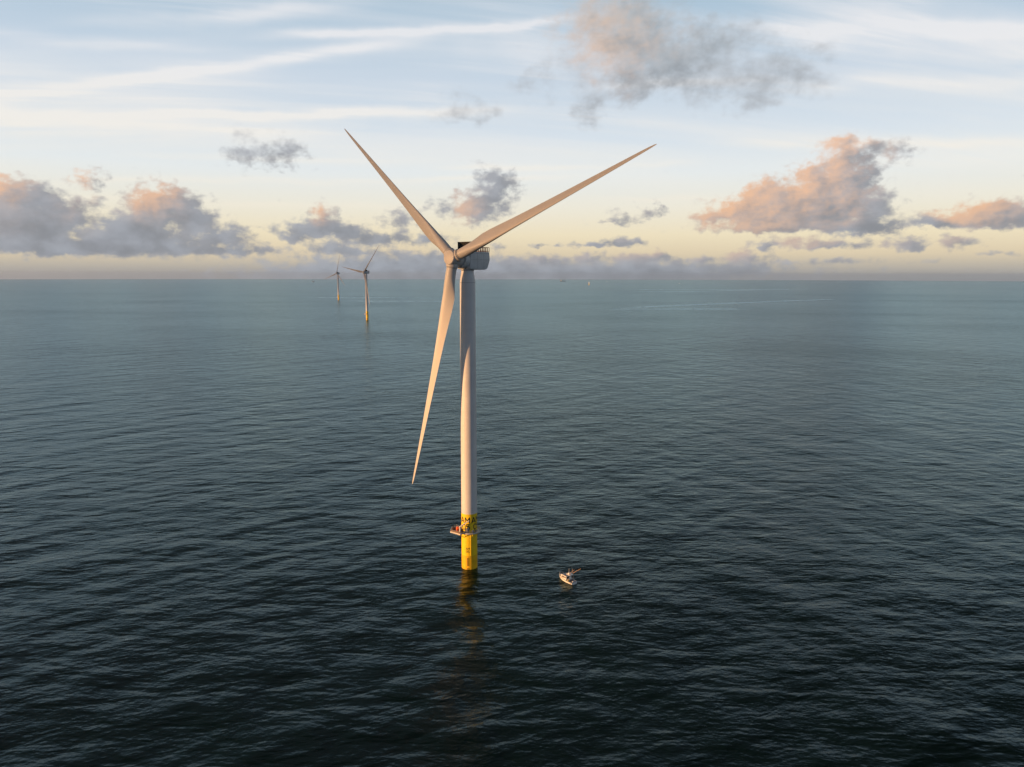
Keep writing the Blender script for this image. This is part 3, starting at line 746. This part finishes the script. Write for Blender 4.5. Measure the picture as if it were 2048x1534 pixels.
build('windscreen', lambda bm: box(bm, -.06, .06, -.85, .85, -.28, .28, Matrix.Translation((3.0, 0, 2.46)) @ Matrix.Rotation(R(-66), 4, 'Y')), M_GLASS, cb)
build('cabin_door', lambda bm: box(bm, -1.26, -1.19, -.1, 1.15, 1.55, 2.5), M_GLASS, cb)
def hardtop(bm): box(bm, -3.0, -.95, -1.25, 1.25, 3.62, 3.76, bev=.06)
ht = build('hardtop', hardtop, M_WHITE, boat)
for x in (-2.85, -1.1):
    for s in (1, -1):
        build('hardtop_post', lambda bm: tube(bm, [(x, s*1.25, .95 if x < -2 else 2.7), (x, s*1.15, 3.62)], .07, 8), M_CHROME, ht)
build('upper_console', lambda bm: box(bm, -2.0, -1.2, -.6, .6, 3.76, 4.35, bev=.08), M_WHITE, boat)
build('radar_dome', lambda bm: lathe(bm, [(0, .1), (.12, .3), (.3, .3), (.38, .12), (.39, 0)], 20), M_WHITE, boat, Matrix.Translation((-1.0, .75, 3.76)))
build('search_light', lambda bm: (tube(bm, [(0, 0, 0), (0, 0, .35)], .04, 6), bmesh.ops.create_uvsphere(bm, u_segments=12, v_segments=8, radius=.16, matrix=Matrix.Translation((0, 0, .42)))), M_CHROME, boat, Matrix.Translation((.5, .3, 2.85)))
for pts in (((-1.9, .35, 3.76), (-3.6, .7, 5.4), (-5.9, 1.0, 7.5)), ((-1.9, -1.2, 3.6), (-4.0, -1.7, 5.35), (-6.7, -2.15, 7.4))):
    build('outrigger', lambda bm: tube(bm, pts, .085, 7, .05), M_ROD, boat)
for p, h in (((-1.1, -.1, 3.76), 2.4), ((-2.2, -1.1, 3.76), 2.6)):
    build('antenna', lambda bm: tube(bm, [p, (p[0]-.1, p[1], p[2]+h)], .05, 6, .025), M_WHITE, boat)
def brail(bm):
    for s in (1, -1):
        pts = [(x, s*max(.05, hb-.08), zs+.62) for x, hb, zs, zc in ST if x > 1.5]
        tube(bm, pts, .03, 6)
        for (x, y, z) in pts: tube(bm, [(x, y, z), (x, y, z-.6)], .025, 5)
build('bow_rail', brail, M_CHROME, boat)
def chair(bm):
    box(bm, -3.4, -2.85, .0, .55, .95, 1.08, bev=.04); box(bm, -2.95, -2.85, .0, .55, 1.08, 1.7, bev=.04); tube(bm, [(-3.1, .28, .5), (-3.1, .28, .95)], .07, 8)
build('fighting_chair', chair, M_TRIM, boat)

# ---------------------------------------------------------------- vessels near the horizon
def far_thing(name, label, cat, x, y, rz=0.0): return thing(name, label, cat, (x, y, drop(x, y)), rz)
s1 = far_thing('work_ship', 'long dark work ship with pale deckhouse on the horizon, right of the large turbine', 'ship', 1252.6, 18112.6, R(4))
def whull(bm):
    P = [(-70, 12), (-66, 14), (50, 14), (72, 0)]
    A = [bm.verts.new((x, y, -3)) for x, y in P]+[bm.verts.new((x, -y, -3)) for x, y in P[-2::-1]]
    B = [bm.verts.new((v.co.x*1.02, v.co.y, 11)) for v in A]
    bm.faces.new(A[::-1]); bm.faces.new(B)
    for i in range(len(A)): bm.faces.new((A[i], A[(i+1) % len(A)], B[(i+1) % len(A)], B[i]))
build('hull', whull, M_FARHULL, s1, smooth=False)
build('deckhouse', lambda bm: (box(bm, -62, -38, -11, 11, 11, 34), box(bm, -58, -44, -9, 9, 34, 40)), M_FARSHIP, s1, smooth=False)
build('crane', lambda bm: (tube(bm, [(8, 0, 11), (8, 0, 38)], 4, 10, 3), tube(bm, [(8, 0, 36), (44, 0, 44)], 2, 8, 1)), M_FARHULL, s1)
st = far_thing('tower_stub', 'pale orange sunlit bare tower standing alone in the far water, right of the horizon ship', 'tower', 1103.1, 10542.1)
build('foundation', lambda bm: lathe(bm, [(-5, 5), (18, 5), (18, 7.2), (19.5, 7.2), (19.5, 5)], 32), M_YEL, st)
build('column', lambda bm: lathe(bm, [(19.5, 4.9), (44, 4.6), (45, 3.5)], 32), M_CRANE, st)
def small_boat(label, x, y, L, rz):
    b = far_thing('motor_boat', label, 'boat', x, y, rz)
    def h(bm):
        P = [(-.5, .13), (.15, .15), (.4, .08), (.52, 0)]
        A = [bm.verts.new((a*L, c*L*.85, -.5)) for a, c in P]+[bm.verts.new((a*L, -c*L*.85, -.5)) for a, c in P[-2::-1]]
        B = [bm.verts.new((v.co.x*1.03, v.co.y*1.12, L*.13)) for v in A]
        bm.faces.new(A[::-1]); bm.faces.new(B)
        for i in range(len(A)): bm.faces.new((A[i], A[(i+1) % len(A)], B[(i+1) % len(A)], B[i]))
    build('hull', h, M_WHITE, b, smooth=False)
    build('wheelhouse', lambda bm: (box(bm, -.15*L, .2*L, -.1*L, .1*L, .13*L, .33*L, bev=.02*L), tube(bm, [(0, 0, .33*L), (0, 0, .6*L)], .012*L, 6)), M_WHITE, b, smooth=False)
    return b
small_boat('tiny white boat far off on open water, below the big orange cloud', 2940.0, 12915.4, 17, R(20))
small_boat('faint pale boat near the horizon just right of the bare far tower', 2114.4, 16382.2, 24, R(100))
s2 = far_thing('supply_ship', 'small sunlit pale ship with a mast near the horizon, left of the farthest turbine', 'ship', -4049.4, 14949.4, R(30))
def shull(bm):
    P = [(-26, 6), (14, 6.5), (24, 3), (29, 0)]
    A = [bm.verts.new((x, y, -2)) for x, y in P]+[bm.verts.new((x, -y, -2)) for x, y in P[-2::-1]]
    B = [bm.verts.new((v.co.x*1.05, v.co.y*1.1, 7.5)) for v in A]
    bm.faces.new(A[::-1]); bm.faces.new(B)
    for i in range(len(A)): bm.faces.new((A[i], A[(i+1) % len(A)], B[(i+1) % len(A)], B[i]))
build('hull', shull, M_FARSHIP, s2, smooth=False)
build('deckhouse', lambda bm: (box(bm, -2, 16, -5.5, 5.5, 7.5, 17), box(bm, 2, 13, -4.5, 4.5, 17, 22)), M_WHITE, s2, smooth=False)
build('mast', lambda bm: tube(bm, [(6, 0, 22), (6, 0, 36)], 1.2, 8, .5), M_WHITE, s2)

# ---------------------------------------------------------------- haze
def haze_box(bm): box(bm, -64000, 64000, -64000, 64000, -290, 262)
hz = build('haze', haze_box, None, None, smooth=False)
m = bpy.data.materials.new('sea_haze'); m.use_nodes = True; n = m.node_tree; n.nodes.clear()
pv = n.nodes.new('ShaderNodeVolumePrincipled')
pv.inputs['Color'].default_value = (.80, .88, 1.0, 1); pv.inputs['Density'].default_value = 1.3e-5; pv.inputs['Anisotropy'].default_value = .7
n.links.new(pv.outputs[0], n.nodes.new('ShaderNodeOutputMaterial').inputs['Volume'])
hz.data.materials.append(m); hz['kind'] = 'stuff'

# ---------------------------------------------------------------- a cloud volume added out of view to the left, across the sun: dims the upper part of the near turbine
def shade_cloud_shape(bm):
    bmesh.ops.create_icosphere(bm, subdivisions=4, radius=1.0)
    for v in bm.verts:
        p = v.co; k = 1+.10*math.sin(5*p.x+1)*math.sin(4*p.y+2)+.06*math.sin(9*p.y+p.z*3)
        v.co = Vector((p.x*420*k,  p.y*3600*k, p.z*(170 if p.z < 0 else 260)*k))
cl = build('added_shade_cloud', shade_cloud_shape, None, None, Matrix.Translation(T1+Vector((-math.sin(SUN_B), math.cos(SUN_B), 0))*2300+Vector((0, 0, 250))+to_sun*5000) @ Matrix.Rotation(SUN_B, 4, 'Z'))
m = bpy.data.materials.new('shade_cloud_mist'); m.use_nodes = True; n = m.node_tree; n.nodes.clear()
pv = n.nodes.new('ShaderNodeVolumePrincipled'); pv.inputs['Color'].default_value = (.9, .9, .9, 1); pv.inputs['Density'].default_value = .0023
n.links.new(pv.outputs[0], n.nodes.new('ShaderNodeOutputMaterial').inputs['Volume'])
cl.data.materials.append(m); cl['kind'] = 'stuff'
